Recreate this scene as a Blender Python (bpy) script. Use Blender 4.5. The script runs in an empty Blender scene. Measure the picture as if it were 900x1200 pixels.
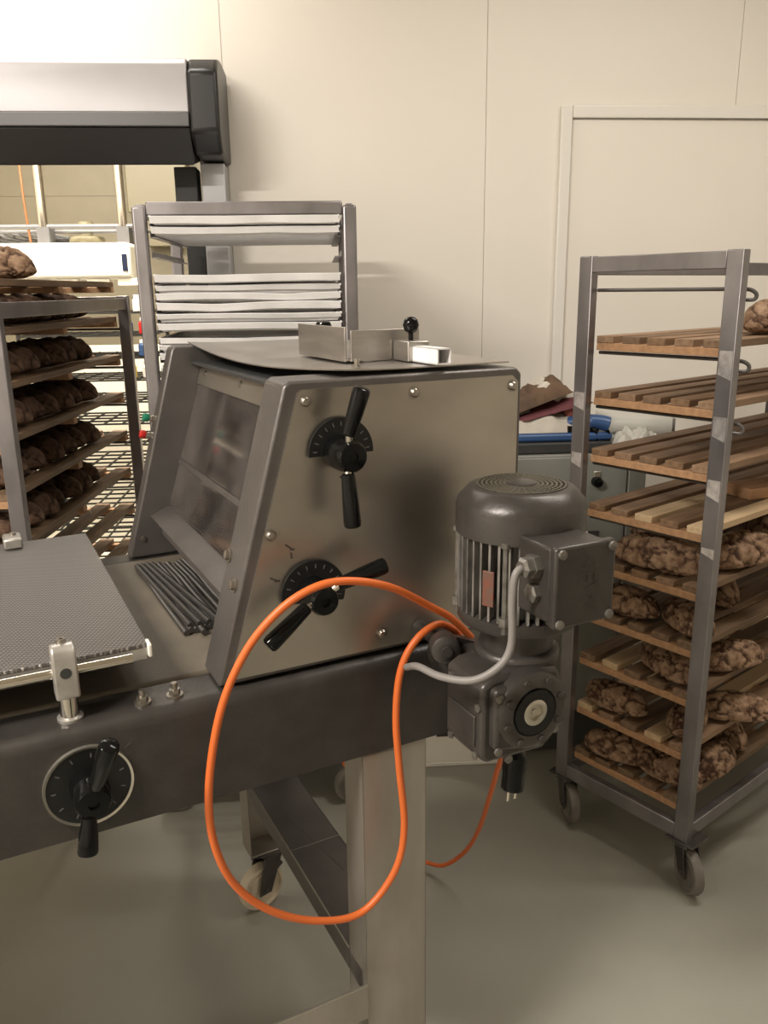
import bpy, bmesh, math, random
from mathutils import Vector, Matrix, noise, Euler
random.seed(7)
S = bpy.context.scene
COL = S.collection
R = math.radians
PI = math.pi

# ---------------------------------------------------------------- camera, world, lights, exposure
AM, AR, AL = R(22.722), R(124.689), R(86.11)
def make_camera():
    p, r, yaw = R(15.167), R(-.731), R(-4.129)
    fw = Vector((0, math.cos(p), -math.sin(p))); up0 = Vector((0, math.sin(p), math.cos(p))); rt0 = Vector((1, 0, 0))
    rt = math.cos(r)*rt0 + math.sin(r)*up0; up = -math.sin(r)*rt0 + math.cos(r)*up0
    Z = Matrix.Rotation(yaw, 3, 'Z'); rt, up, fw = Z@rt, Z@up, Z@fw
    m = Matrix((rt, up, -fw)).transposed().to_4x4(); m.translation = (0, 0, 1.55)
    cd = bpy.data.cameras.new('camera'); cd.sensor_fit = 'VERTICAL'; cd.sensor_height = 36; cd.lens = 36*960.84/1200
    cd.clip_start = .05
    o = bpy.data.objects.new('camera', cd); o.matrix_world = m; COL.objects.link(o); S.camera = o
make_camera()
W = bpy.data.worlds.new('world'); S.world = W; W.use_nodes = True
W.node_tree.nodes['Background'].inputs[0].default_value = (1, .93, .8, 1)
W.node_tree.nodes['Background'].inputs[1].default_value = .05
S.view_settings.view_transform = 'Standard'; S.view_settings.look = 'None'
S.view_settings.exposure = 0.0; S.view_settings.gamma = 1.0; S.view_settings.use_curve_mapping = False
def area(name, loc, target, sx, sy, power, color):
    l = bpy.data.lights.new(name, 'AREA'); l.shape = 'RECTANGLE'; l.size = sx; l.size_y = sy; l.energy = power; l.color = color
    o = bpy.data.objects.new(name, l); o.location = loc
    o.rotation_euler = (Vector(target)-Vector(loc)).to_track_quat('-Z', 'Y').to_euler(); COL.objects.link(o)
WARM = (1, .94, .86)
area('ceiling_lamp_left', (-1.7, -.1, 2.95), (-1.7, -.1, 0), 1.3, .2, 170, WARM)
area('ceiling_lamp_wall', (-.95, 2.66, 2.97), (-.95, 2.66, 0), 1.2, .14, 15, WARM)
area('fill_lamp_right', (1.3, 1.6, 2.95), (1.3, 1.6, 0), 1.3, .2, 29, WARM)  # unseen fill added to brighten the right part of the wall
area('ceiling_lamp_next_room', (-1.35, 3.62, 2.9), (-1.35, 3.95, 0), 1.6, .3, 150, (1, .92, .8))

area('fill_lamp_next_room_rear', (-1.2, 5.1, 2.95), (-1.2, 5.5, 0), 1.6, .3, 24, (1, .92, .8))  # unseen fill added to brighten the white panel low on the far wall

# ---------------------------------------------------------------- materials
def mat(name, base, rough=.5, metal=0, spec=.5, noise_amt=0, noise_scale=8, col2=None, bump=0, bump_scale=40, stretch=None, alpha=1, emit=None, rough_var=0, coat=0):
    m = bpy.data.materials.new(name); m.use_nodes = True; nt = m.node_tree; n = nt.nodes; L = nt.links
    b = n['Principled BSDF']; b.inputs['Roughness'].default_value = rough; b.inputs['Metallic'].default_value = metal
    b.inputs['Specular IOR Level'].default_value = spec; b.inputs['Base Color'].default_value = (*base, 1)
    b.inputs['Coat Weight'].default_value = coat
    tc = n.new('ShaderNodeTexCoord'); mp = n.new('ShaderNodeMapping'); L.new(tc.outputs['Object'], mp.inputs[0])
    if stretch: mp.inputs['Scale'].default_value = stretch
    if noise_amt or col2:
        t = n.new('ShaderNodeTexNoise'); t.inputs['Scale'].default_value = noise_scale; t.inputs['Detail'].default_value = 6
        L.new(mp.outputs[0], t.inputs['Vector'])
        r = n.new('ShaderNodeValToRGB'); c2 = col2 or tuple(c*(1-noise_amt) for c in base)
        r.color_ramp.elements[0].position = .32; r.color_ramp.elements[1].position = .68
        r.color_ramp.elements[0].color = (*c2, 1); r.color_ramp.elements[1].color = (*base, 1)
        L.new(t.outputs['Fac'], r.inputs[0]); L.new(r.outputs[0], b.inputs['Base Color'])
        if rough_var:
            mr = n.new('ShaderNodeMapRange'); mr.inputs['To Min'].default_value = rough-rough_var; mr.inputs['To Max'].default_value = rough+rough_var
            L.new(t.outputs['Fac'], mr.inputs[0]); L.new(mr.outputs[0], b.inputs['Roughness'])
    if bump:
        t2 = n.new('ShaderNodeTexNoise'); t2.inputs['Scale'].default_value = bump_scale; t2.inputs['Detail'].default_value = 4
        L.new(mp.outputs[0], t2.inputs['Vector'])
        bp = n.new('ShaderNodeBump'); bp.inputs['Strength'].default_value = bump; bp.inputs['Distance'].default_value = .01
        L.new(t2.outputs['Fac'], bp.inputs['Height']); L.new(bp.outputs[0], b.inputs['Normal'])
    if alpha < 1: b.inputs['Alpha'].default_value = alpha
    if emit: b.inputs['Emission Color'].default_value = (*emit[:3], 1); b.inputs['Emission Strength'].default_value = emit[3]
    return m
M = {}
M['wall'] = mat('cream_wall_panel', (.80, .75, .675), .45, noise_amt=.04, noise_scale=1.2)
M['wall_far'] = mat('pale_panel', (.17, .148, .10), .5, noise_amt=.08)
M['ceil'] = mat('ceiling_panel', (.7, .66, .56), .6)
M['floor'] = mat('grey_epoxy_floor', (.30, .29, .245), .38, noise_scale=2.2, col2=(.26, .25, .21), rough_var=.06, bump=.03, bump_scale=160)
M['glarepale'] = mat('pale_glare_surface', (.78, .75, .66), .4, noise_amt=.05)  # next room's strong light put into a pale surface colour
M['steel'] = mat('brushed_steel', (.46, .43, .40), .36, .9, noise_amt=.22, noise_scale=9, rough_var=.08, bump=.03, bump_scale=60, stretch=(1, 1, 8))
M['panel'] = mat('heat_tinted_steel_panel', (.485, .448, .395), .33, .92, noise_scale=3.2, col2=(.33, .302, .262), rough_var=.09, bump=.015, bump_scale=70, stretch=(1, 1, 1.6))
M['leg'] = mat('smeared_steel', (.42, .385, .345), .44, .75, noise_scale=6, col2=(.32, .29, .255), rough_var=.08, stretch=(2, 2, .5))
M['shelf'] = mat('dull_shelf_steel', (.33, .30, .26), .34, .55, noise_scale=5, col2=(.26, .235, .2), rough_var=.06)
M['rack'] = mat('worn_rack_steel', (.30, .28, .285), .36, .8, noise_scale=11, col2=(.20, .187, .19), rough_var=.1, stretch=(1, 1, .5))
M['hammer'] = mat('hammered_grey_paint', (.05, .044, .04), .38, .3, noise_scale=24, col2=(.036, .032, .029), bump=.07, bump_scale=150)
M['hammer2'] = mat('guard_grey_paint', (.125, .112, .105), .36, .45, noise_scale=10, col2=(.095, .086, .08), bump=.06, bump_scale=140)
M['motor'] = mat('grey_motor_paint', (.068, .060, .054), .36, .35, noise_scale=14, col2=(.042, .037, .034), bump=.10, bump_scale=60)
M['black'] = mat('black_plastic', (.004, .004, .004), .13, 0, .22)
M['blackmat'] = mat('black_dial', (.010, .010, .010), .4, 0, .3)
M['rubber'] = mat('dark_rubber', (.03, .03, .03), .6)
M['chrome'] = mat('chrome', (.62, .58, .52), .16, 1, bump=0)
M['silver'] = mat('silver_ring', (.55, .52, .45), .3, .9)
M['screw'] = mat('steel_screw', (.36, .33, .29), .3, .95)
M['alu'] = mat('cast_aluminium', (.52, .50, .47), .38, .75, noise_scale=30, col2=(.38, .36, .33), bump=.08, bump_scale=80)
M['tray'] = mat('aluminium_tray', (.86, .845, .84), .5, .1, noise_scale=10, col2=(.74, .725, .72), rough_var=.08, bump=.03, bump_scale=24)
M['belt'] = mat('canvas_belt', (.145, .12, .088), .55, noise_scale=9, col2=(.10, .085, .064), bump=.08, bump_scale=300)
M['orange'] = mat('orange_cable', (.60, .125, .022), .45)
M['greycable'] = mat('grey_cable', (.20, .185, .175), .5)
M['bolt'] = mat('dull_bolt_steel', (.26, .245, .22), .38, .7, noise_scale=60, col2=(.15, .14, .125))
M['fins'] = mat('worn_motor_fins', (.34, .32, .30), .42, .45, noise_scale=34, col2=(.06, .054, .048), stretch=(1, 1, .35))
M['palemetal'] = mat('pale_metal_patch', (.80, .76, .75), .3, .7, noise_scale=60, col2=(.5, .47, .46))  # pale metal patches with a slanted lower edge on the rack posts
M['cableorange'] = mat('dull_orange_cable', (.16, .06, .015), .5)
M['grating'] = mat('dark_grille', (.09, .08, .06), .5, .4)
M['orangetag'] = mat('orange_tag', (.17, .045, .025), .5, noise_scale=90, col2=(.10, .06, .045))
M['white'] = mat('white_plastic', (.75, .72, .66), .4)
M['whiteunit'] = mat('white_enamel', (.86, .83, .74), .35)
M['hoodface'] = mat('light_grey_housing', (.50, .485, .50), .4, .2, noise_amt=.06)
M['hoodlip'] = mat('dark_grey_lip', (.10, .098, .10), .4, .2)
M['hoodside'] = mat('black_housing_side', (.011, .0105, .011), .35)
M['column'] = mat('grey_guide_column', (.42, .42, .43), .4, .3)
M['yellow'] = mat('yellow_sticker', (.75, .55, .03), .5)
M['cab'] = mat('grey_green_cabinet', (.215, .215, .19), .45, noise_amt=.08)
M['cabseam'] = mat('dark_seam', (.04, .04, .035), .6)
M['blue'] = mat('blue_plastic', (.03, .075, .19), .35)
M['navy'] = mat('dark_navy_display', (.008, .012, .035), .3)
M['red'] = mat('red_plastic', (.42, .015, .012), .3)
M['green'] = mat('green_plastic', (.01, .16, .09), .3)
M['redbrown'] = mat('red_brown_cloth', (.33, .10, .075), .8)
M['cream'] = mat('cream_enamel', (.17, .15, .095), .4)
M['clothwhite'] = mat('white_sack_cloth', (.55, .50, .43), .8, noise_amt=.2, noise_scale=15)
M['maroon'] = mat('maroon_cloth', (.13, .035, .04), .8)
M['clothbrown'] = mat('brown_cloth', (.12, .07, .038), .85, noise_scale=12, col2=(.06, .035, .022))
M['blackcol'] = mat('black_wire', (.02, .018, .015), .5, .3)
M['casterwhite'] = mat('white_nylon_wheel', (.62, .54, .42), .5, noise_scale=14, col2=(.42, .36, .27))
M['castergrey'] = mat('grey_rubber_wheel', (.20, .18, .155), .6, noise_scale=16, col2=(.11, .095, .08))
M['dirt'] = mat('pen_mark_ink', (.05, .04, .035), .7)
M['fleck'] = mat('dial_figure', (.09, .085, .08), .6)
def wood(name, a, b):
    return mat(name, a, .62, 0, .35, noise_scale=7, col2=b, bump=.12, bump_scale=60, stretch=(.8, 9, 9))
M['woods'] = [wood('oak_slat', (.265, .16, .09), (.155, .09, .05)), wood('worn_slat', (.235, .147, .087), (.13, .08, .048)), wood('pale_slat', (.32, .205, .125), (.2, .12, .07))]
M['rail'] = wood('pine_rail', (.46, .265, .14), (.34, .19, .10))
M['pale'] = wood('pale_pine_slat', (.60, .44, .27), (.48, .34, .2))
M['darkwood'] = wood('dark_slat', (.20, .13, .075), (.12, .075, .043))

def pressure_mat():
    m = bpy.data.materials.new('ribbed_aluminium'); m.use_nodes = True; nt = m.node_tree; n = nt.nodes; L = nt.links
    b = n['Principled BSDF']; b.inputs['Metallic'].default_value = .85; b.inputs['Roughness'].default_value = .34
    tc = n.new('ShaderNodeTexCoord')
    mp = n.new('ShaderNodeMapping'); mp.inputs['Rotation'].default_value = (0, 0, R(32)); L.new(tc.outputs['Object'], mp.inputs[0])
    w = n.new('ShaderNodeTexWave'); w.inputs['Scale'].default_value = 52; w.bands_direction = 'X'; L.new(mp.outputs[0], w.inputs['Vector'])
    mp2 = n.new('ShaderNodeMapping'); mp2.inputs['Rotation'].default_value = (0, 0, R(-58)); L.new(tc.outputs['Object'], mp2.inputs[0])
    w2 = n.new('ShaderNodeTexWave'); w2.inputs['Scale'].default_value = 52; w2.bands_direction = 'X'; L.new(mp2.outputs[0], w2.inputs['Vector'])
    mx = n.new('ShaderNodeMath'); mx.operation = 'MULTIPLY'; L.new(w.outputs['Fac'], mx.inputs[0]); L.new(w2.outputs['Fac'], mx.inputs[1])
    bp = n.new('ShaderNodeBump'); bp.inputs['Strength'].default_value = .55; bp.inputs['Distance'].default_value = .002
    L.new(mx.outputs[0], bp.inputs['Height']); L.new(bp.outputs[0], b.inputs['Normal'])
    r = n.new('ShaderNodeValToRGB'); r.color_ramp.elements[0].color = (.15, .142, .135, 1); r.color_ramp.elements[1].color = (.42, .40, .385, 1)
    L.new(mx.outputs[0], r.inputs[0]); L.new(r.outputs[0], b.inputs['Base Color'])
    return m
M['ribbed'] = pressure_mat()
def ridge_mat():
    m = bpy.data.materials.new('ridged_black_steel'); m.use_nodes = True; nt = m.node_tree; n = nt.nodes; L = nt.links
    b = n['Principled BSDF']; b.inputs['Metallic'].default_value = .6; b.inputs['Roughness'].default_value = .38
    b.inputs['Base Color'].default_value = (.085, .078, .072, 1)
    tc = n.new('ShaderNodeTexCoord'); mp = n.new('ShaderNodeMapping'); mp.inputs['Rotation'].default_value = (0, 0, R(90)); L.new(tc.outputs['Object'], mp.inputs[0])
    w = n.new('ShaderNodeTexWave'); w.inputs['Scale'].default_value = 60; L.new(mp.outputs[0], w.inputs['Vector'])
    bp = n.new('ShaderNodeBump'); bp.inputs['Strength'].default_value = .8; bp.inputs['Distance'].default_value = .003
    L.new(w.outputs['Fac'], bp.inputs['Height']); L.new(bp.outputs[0], b.inputs['Normal'])
    return m
M['ridge'] = ridge_mat()
def pane_mat(name, fac, col, rough):
    m = bpy.data.materials.new(name); m.use_nodes = True; nt = m.node_tree; n = nt.nodes; L = nt.links
    b = n['Principled BSDF']; b.inputs['Base Color'].default_value = (*col, 1); b.inputs['Roughness'].default_value = rough
    t = n.new('ShaderNodeBsdfTransparent'); x = n.new('ShaderNodeMixShader'); x.inputs[0].default_value = fac
    L.new(t.outputs[0], x.inputs[1]); L.new(b.outputs[0], x.inputs[2]); L.new(x.outputs[0], n['Material Output'].inputs[0])
    return m
def guard_pane_mat():
    m = bpy.data.materials.new('scuffed_clear_plastic'); m.use_nodes = True; nt = m.node_tree; n = nt.nodes; L = nt.links
    n.remove(n['Principled BSDF'])
    t = n.new('ShaderNodeBsdfTransparent'); d = n.new('ShaderNodeBsdfDiffuse'); d.inputs[0].default_value = (.17, .15, .14, 1)
    g = n.new('ShaderNodeBsdfGlossy'); g.inputs['Roughness'].default_value = .09; g.inputs['Color'].default_value = (.8, .78, .76, 1)
    no = n.new('ShaderNodeTexNoise'); no.inputs['Scale'].default_value = 7; no.inputs['Detail'].default_value = 5
    mr = n.new('ShaderNodeMapRange'); mr.inputs['From Min'].default_value = .35; mr.inputs['From Max'].default_value = .7; mr.inputs['To Min'].default_value = .10; mr.inputs['To Max'].default_value = .5
    tc = n.new('ShaderNodeTexCoord'); L.new(tc.outputs['Object'], no.inputs['Vector']); L.new(no.outputs['Fac'], mr.inputs[0])
    a = n.new('ShaderNodeMixShader'); L.new(mr.outputs[0], a.inputs[0]); L.new(t.outputs[0], a.inputs[1]); L.new(d.outputs[0], a.inputs[2])
    f = n.new('ShaderNodeFresnel'); f.inputs['IOR'].default_value = 1.9
    b = n.new('ShaderNodeMixShader'); L.new(f.outputs[0], b.inputs[0]); L.new(a.outputs[0], b.inputs[1]); L.new(g.outputs[0], b.inputs[2])
    L.new(b.outputs[0], n['Material Output'].inputs[0]); return m
M['pane'] = guard_pane_mat()
M['film'] = pane_mat('clear_plastic_film', .8, (.58, .56, .50), .25)
def crust(name, a, b_, crack):
    m = bpy.data.materials.new(name); m.use_nodes = True; nt = m.node_tree; n = nt.nodes; L = nt.links
    b = n['Principled BSDF']; b.inputs['Roughness'].default_value = .75; b.inputs['Specular IOR Level'].default_value = .25
    tc = n.new('ShaderNodeTexCoord')
    t = n.new('ShaderNodeTexNoise'); t.inputs['Scale'].default_value = 34; t.inputs['Detail'].default_value = 9; t.inputs['Roughness'].default_value = .7; L.new(tc.outputs['Object'], t.inputs['Vector'])
    r = n.new('ShaderNodeValToRGB'); r.color_ramp.elements[0].position = .38; r.color_ramp.elements[1].position = .62
    r.color_ramp.elements[0].color = (*b_, 1); r.color_ramp.elements[1].color = (*a, 1); L.new(t.outputs['Fac'], r.inputs[0])
    at = n.new('ShaderNodeAttribute'); at.attribute_name = 'crack'
    mx = n.new('ShaderNodeMixRGB'); mx.inputs[2].default_value = (*crack, 1); L.new(at.outputs['Fac'], mx.inputs[0]); L.new(r.outputs[0], mx.inputs[1])
    L.new(mx.outputs[0], b.inputs['Base Color'])
    bp = n.new('ShaderNodeBump'); bp.inputs['Strength'].default_value = .7; bp.inputs['Distance'].default_value = .006
    L.new(t.outputs['Fac'], bp.inputs['Height']); L.new(bp.outputs[0], b.inputs['Normal'])
    return m
M['crust'] = crust('floured_cracked_crust', (.36, .24, .155), (.15, .082, .046), (.05, .022, .012))
M['crustshaded'] = crust('shaded_crust', (.145, .085, .052), (.06, .03, .018), (.02, .010, .006))  # same crust, with the backlit shade put into a darker colour

# ---------------------------------------------------------------- mesh helpers
class MB:
    def __init__(s): s.v = []; s.f = []
    def add(s, vs, fs):
        o = len(s.v); s.v += [tuple(x) for x in vs]; s.f += [tuple(i+o for i in f) for f in fs]; return s
    def box(s, x0, x1, y0, y1, z0, z1):
        v = [(x, y, z) for z in (z0, z1) for y in (y0, y1) for x in (x0, x1)]
        return s.add(v, [(0, 2, 3, 1), (4, 5, 7, 6), (0, 1, 5, 4), (2, 6, 7, 3), (0, 4, 6, 2), (1, 3, 7, 5)])
    def obox(s, c, size, rot=(0, 0, 0)):
        m = Euler(rot).to_matrix(); c = Vector(c); sx, sy, sz = (d/2 for d in size)
        v = [c+m@Vector((x, y, z)) for z in (-sz, sz) for y in (-sy, sy) for x in (-sx, sx)]
        return s.add(v, [(0, 2, 3, 1), (4, 5, 7, 6), (0, 1, 5, 4), (2, 6, 7, 3), (0, 4, 6, 2), (1, 3, 7, 5)])
    def prism(s, poly, y0, y1, axis='y'):     # poly in (a,b); extruded along axis
        def P(a, b, t): return (a, t, b) if axis == 'y' else ((t, a, b) if axis == 'x' else (a, b, t))
        n = len(poly); v = [P(a, b, y0) for a, b in poly]+[P(a, b, y1) for a, b in poly]
        f = [tuple(range(n)), tuple(range(2*n-1, n-1, -1))]+[(i, i+n, (i+1) % n+n, (i+1) % n) for i in range(n)]
        return s.add(v, f)
    def cyl(s, p0, p1, r0, r1=None, n=20, cap=True):
        return s.tube([p0, p1], [r0, r0 if r1 is None else r1], n, cap)
    def tube(s, pts, r, n=10, cap=True):
        pts = [Vector(p) for p in pts]; k = len(pts); rs = r if isinstance(r, (list, tuple)) else [r]*k
        T = [(pts[min(i+1, k-1)]-pts[max(i-1, 0)]).normalized() for i in range(k)]
        a = Vector((0, 0, 1)) if abs(T[0].z) < .9 else Vector((1, 0, 0))
        N = (a-T[0]*a.dot(T[0])).normalized(); vs = []
        for i in range(k):
            N = (N-T[i]*N.dot(T[i])).normalized(); B = T[i].cross(N)
            vs += [pts[i]+(N*math.cos(2*PI*j/n)+B*math.sin(2*PI*j/n))*rs[i] for j in range(n)]
        f = [(i*n+j, i*n+(j+1) % n, (i+1)*n+(j+1) % n, (i+1)*n+j) for i in range(k-1) for j in range(n)]
        if cap: f += [tuple(range(n-1, -1, -1)), tuple(range((k-1)*n, k*n))]
        return s.add(vs, f)
    def lathe(s, prof, c, ax=(0, 0, 1), n=36):   # prof [(r,h)] along ax from c
        ax = Vector(ax).normalized(); a = Vector((1, 0, 0)) if abs(ax.x) < .9 else Vector((0, 1, 0))
        N = (a-ax*a.dot(ax)).normalized(); B = ax.cross(N); c = Vector(c); vs = []; k = len(prof)
        for r, h in prof: vs += [c+ax*h+(N*math.cos(2*PI*j/n)+B*math.sin(2*PI*j/n))*max(r, 1e-5) for j in range(n)]
        f = [(i*n+j, i*n+(j+1) % n, (i+1)*n+(j+1) % n, (i+1)*n+j) for i in range(k-1) for j in range(n)]
        f += [tuple(range(n-1, -1, -1)), tuple(range((k-1)*n, k*n))]
        return s.add(vs, f)
    def sphere(s, c, r, n=16, m=10, sc=(1, 1, 1)):
        return s.lathe_sc([(math.sin(PI*i/m)*r, -math.cos(PI*i/m)*r) for i in range(m+1)], c, n, sc)
    def lathe_sc(s, prof, c, n, sc):
        vs = []
        for r, h in prof: vs += [(c[0]+sc[0]*r*math.cos(2*PI*j/n), c[1]+sc[1]*r*math.sin(2*PI*j/n), c[2]+sc[2]*h) for j in range(n)]
        k = len(prof)
        return s.add(vs, [(i*n+j, i*n+(j+1) % n, (i+1)*n+(j+1) % n, (i+1)*n+j) for i in range(k-1) for j in range(n)])
    def grid(s, fn, nx, ny, th=0):
        v = [fn(i/nx, j/ny) for j in range(ny+1) for i in range(nx+1)]; w = nx+1
        f = [(j*w+i, j*w+i+1, (j+1)*w+i+1, (j+1)*w+i) for j in range(ny) for i in range(nx)]
        if th:
            o = len(v); v2 = [(a, b, c-th) for a, b, c in v]; f += [tuple(x+o for x in reversed(q)) for q in f]
            rim = [i for i in range(nx+1)]+[j*w+nx for j in range(1, ny+1)]+[ny*w+i for i in range(nx-1, -1, -1)]+[j*w for j in range(ny-1, 0, -1)]
            f += [(rim[i], rim[i]+o, rim[(i+1) % len(rim)]+o, rim[(i+1) % len(rim)]) for i in range(len(rim))]
            v += v2
        return s.add(v, f)
    def build(s, name, m, parent=None, smooth=False, bevel=0, seg=2, ang=35):
        me = bpy.data.meshes.new(name); me.from_pydata(s.v, [], s.f); me.validate()
        bm = bmesh.new(); bm.from_mesh(me); bmesh.ops.remove_doubles(bm, verts=bm.verts, dist=1e-6)
        bmesh.ops.recalc_face_normals(bm, faces=bm.faces); bm.to_mesh(me); bm.free()
        me.materials.append(m if not isinstance(m, str) else M[m])
        o = bpy.data.objects.new(name, me); COL.objects.link(o)
        if parent: o.parent = parent
        if bevel:
            b = o.modifiers.new('bevel', 'BEVEL'); b.width = bevel; b.segments = seg; b.limit_method = 'ANGLE'; b.angle_limit = R(ang)
        if smooth or bevel:
            for p in me.polygons: p.use_smooth = True
            me.set_sharp_from_angle(angle=R(40))
        return o
def tag(o, label, cat, group=None, kind=None):
    if label: o['label'] = label
    if cat: o['category'] = cat
    if group: o['group'] = group
    if kind: o['kind'] = kind
    return o
def empty(name, loc, rz, label, cat, group=None):
    o = bpy.data.objects.new(name, None); o.empty_display_size = .1; COL.objects.link(o); o.location = loc; o.rotation_euler = (0, 0, rz)
    return tag(o, label, cat, group)
def struct(o): o['kind'] = 'structure'; return o
def smooth_path(pts, k=8):
    pts = [Vector(p) for p in pts]; out = []
    for i in range(len(pts)-1):
        p0 = pts[max(i-1, 0)]; p1 = pts[i]; p2 = pts[i+1]; p3 = pts[min(i+2, len(pts)-1)]
        for t in range(k):
            t /= k; out.append(.5*((2*p1)+(p2-p0)*t+(2*p0-5*p1+4*p2-p3)*t*t+(3*p1-p0-3*p2+p3)*t**3))
    return out+[pts[-1]]

# ---------------------------------------------------------------- the room
WY = 3.10                                    # face of the back wall
struct(MB().box(-3.2, 3.4, -2.6, WY+.12, -.1, 0).build('floor', 'floor'))
struct(MB().box(-3.2, 3.4, WY+.12, 7.0, -.1, 0).build('floor', 'glarepale'))
struct(MB().box(-3.2, 3.4, -2.6, 7.0, 3.0, 3.1).build('ceiling', 'ceil'))
b = MB()
OX0, OX1, OZ = -2.5, -.40, 2.06
joints = [-.4012, -.305, .60, 1.50, 2.40, 3.4]
for x0, x1 in zip(joints[:-1], joints[1:]): b.box(x0+.0012, x1-.0012, WY, WY+.03, 0, 3.0)
b.box(OX1, 3.4, WY+.004, WY+.12, 0, 3.0); b.box(OX0, OX1, WY, WY+.12, OZ, 3.0); b.box(-3.2, OX0, WY, WY+.12, 0, 3.0)
struct(b.build('wall_back', 'wall'))
struct(MB().box(-3.3, -3.2, -2.6, 7.0, 0, 3.0).build('wall_left', 'wall'))
struct(MB().box(3.4, 3.5, -2.6, 7.0, 0, 3.0).build('wall_right', 'wall'))
struct(MB().box(-3.2, 3.4, -2.7, -2.6, 0, 3.0).build('wall_front', 'wall'))
b = MB()
for z0, z1 in ((0, .72), (.722, 1.44), (1.442, 2.18), (2.182, 3.0)): b.box(-3.2, 3.4, 6.0, 6.1, z0, z1)
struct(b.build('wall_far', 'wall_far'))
struct(MB().box(-3.2, 3.4, 5.96, 6.0, 0, 1.2).build('glare_panel', 'glarepale', bevel=.004))  # added white panel standing in for the glare low in the next room
# cold-room door set in the back wall on the right
b = MB(); b.box(.865, .905, WY-.022, WY, 0, 2.165); b.box(.905, 2.1, WY-.022, WY, 2.125, 2.165); b.box(2.06, 2.1, WY-.022, WY, 0, 2.125)
struct(b.build('trim_1', 'white', bevel=.004))
struct(MB().box(.908, 2.057, WY-.008, WY, .01, 2.122).build('door_1', 'wall', bevel=.003))

# ---------------------------------------------------------------- roller door over the opening
rd = empty('roller_door', (0, WY, 0), 0, 'grey and black roller door housing with side column over bright opening', 'roller door')
prof = [(-.30, 2.085), (-.30, 2.215), (-.275, 2.24), (0, 2.24), (0, 2.0), (-.28, 2.0)]
MB().prism([(y, z) for y, z in [(-.30, 2.085), (-.30, 2.222), (-.285, 2.24), (0, 2.265), (0, 2.085)]], -2.6, -.385, 'x').build('housing', 'hoodface', rd, bevel=.004)
MB().prism([(-.306, 2.045), (-.306, 2.085), (-.02, 2.085), (-.02, 2.045)], -2.6, -.386, 'x').build('lip', 'hoodlip', rd, bevel=.003)
MB().prism([(-.26, 1.94), (-.295, 2.045), (-.005, 2.045), (-.005, 1.985), (-.03, 1.985)], -2.6, -.385, 'x').build('curtain_roll', 'hoodside', rd, bevel=.004)
MB().prism([(-.31, 2.03), (-.31, 2.20), (-.27, 2.24), (-.18, 2.262), (-.02, 2.262), (-.003, 2.24), (-.003, 1.97), (-.25, 1.97)], -.384, -.292, 'x').build('end_cap', 'hoodside', rd, bevel=.012, seg=3)
MB().box(-.385, -.305, -.12, -.002, 0, 1.965).build('guide_column', 'column', rd, bevel=.004)
MB().box(-.475, -.40, -.11, -.01, 1.80, 1.955).build('drive_box', 'rubber', rd, bevel=.004)
MB().box(-.455, -.39, -.08, -.01, .02, 1.78).build('curtain_guide', 'hoodside', rd, bevel=.003)
MB().box(-.378, -.345, -.123, -.12, 1.385, 1.41).build('sticker', 'yellow', rd)

# ---------------------------------------------------------------- next room seen through the opening
un = empty('hanging_cooling_unit', (0, 4.3, 0), 0, 'white cooling unit hung on chrome rods in the bright room through the opening', 'cooling unit')
MB().box(-2.6, -.925, 0, .5, 1.622, 1.79).build('casing', 'whiteunit', un, bevel=.02, seg=3)
MB().box(-.965, -.94, -.006, .001, 1.655, 1.735).build('display', 'navy', un)
for i in range(9): MB().box(-2.2+i*.15, -2.09+i*.15, .02, .06, 1.585, 1.621).build('drip_spout', 'whiteunit', un, bevel=.004)
MB().tube([(-2.6, .12, 1.872), (-.86, .12, 1.872)], .013, 12).build('rail', 'hoodlip', un, smooth=True)
MB().tube([(-2.6, .2, 1.855), (-.86, .2, 1.855)], .010, 12).build('rail', 'hoodlip', un, smooth=True)
for x in (-1.36, -.972): MB().cyl((x, .12, 1.872), (x, .12, 2.998), .022).build('hanging_rod', 'chrome', un, smooth=True)
for x in (-1.36, -.972, -1.9): MB().box(x-.03, x+.03, .1, .2, 1.785, 1.872).build('rail_bracket', 'hoodlip', un)
MB().lathe([(.085, 0), (.09, .02), (.085, .04), (.03, .048), (.03, .085), (.038, .088), (.038, .115), (.0, .118)], (-1.19, .26, 1.79)).build('fan_motor', 'cream', un, smooth=True)
cb = MB()
random.seed(3)
for k in range(7):
    x = -1.72+k*.07
    cb.tube(smooth_path([(x-.2, .3+.02*k, 1.80), (x-.08, .25, 1.84+.02*random.random()), (x+.05, .28, 1.82), (x+.2, .3, 1.80)]), .008, 6)
cb.build('cable_bundle', 'hoodlip', un, smooth=True)
tag(MB().tube(smooth_path([(-1.47, 4.45, 3.0), (-1.45, 4.44, 2.3), (-1.44, 4.42, 2.0), (-1.43, 4.42, 1.80)]), .006, 8).build('cable', 'cableorange', smooth=True), 'thin orange cable hanging down to the white cooling unit', 'cable')
jb = empty('junction_box', (-.95, 5.98, 0), 0, 'pale box on the far wall beyond the roller door opening', 'box')
MB().box(-.30, .1, -.12, 0, 2.06, 2.45).build('housing', 'cream', jb, bevel=.01)
MB().box(-.2, .04, -.1, 0, 1.85, 2.06).build('conduit', 'cream', jb, bevel=.006)

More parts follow.
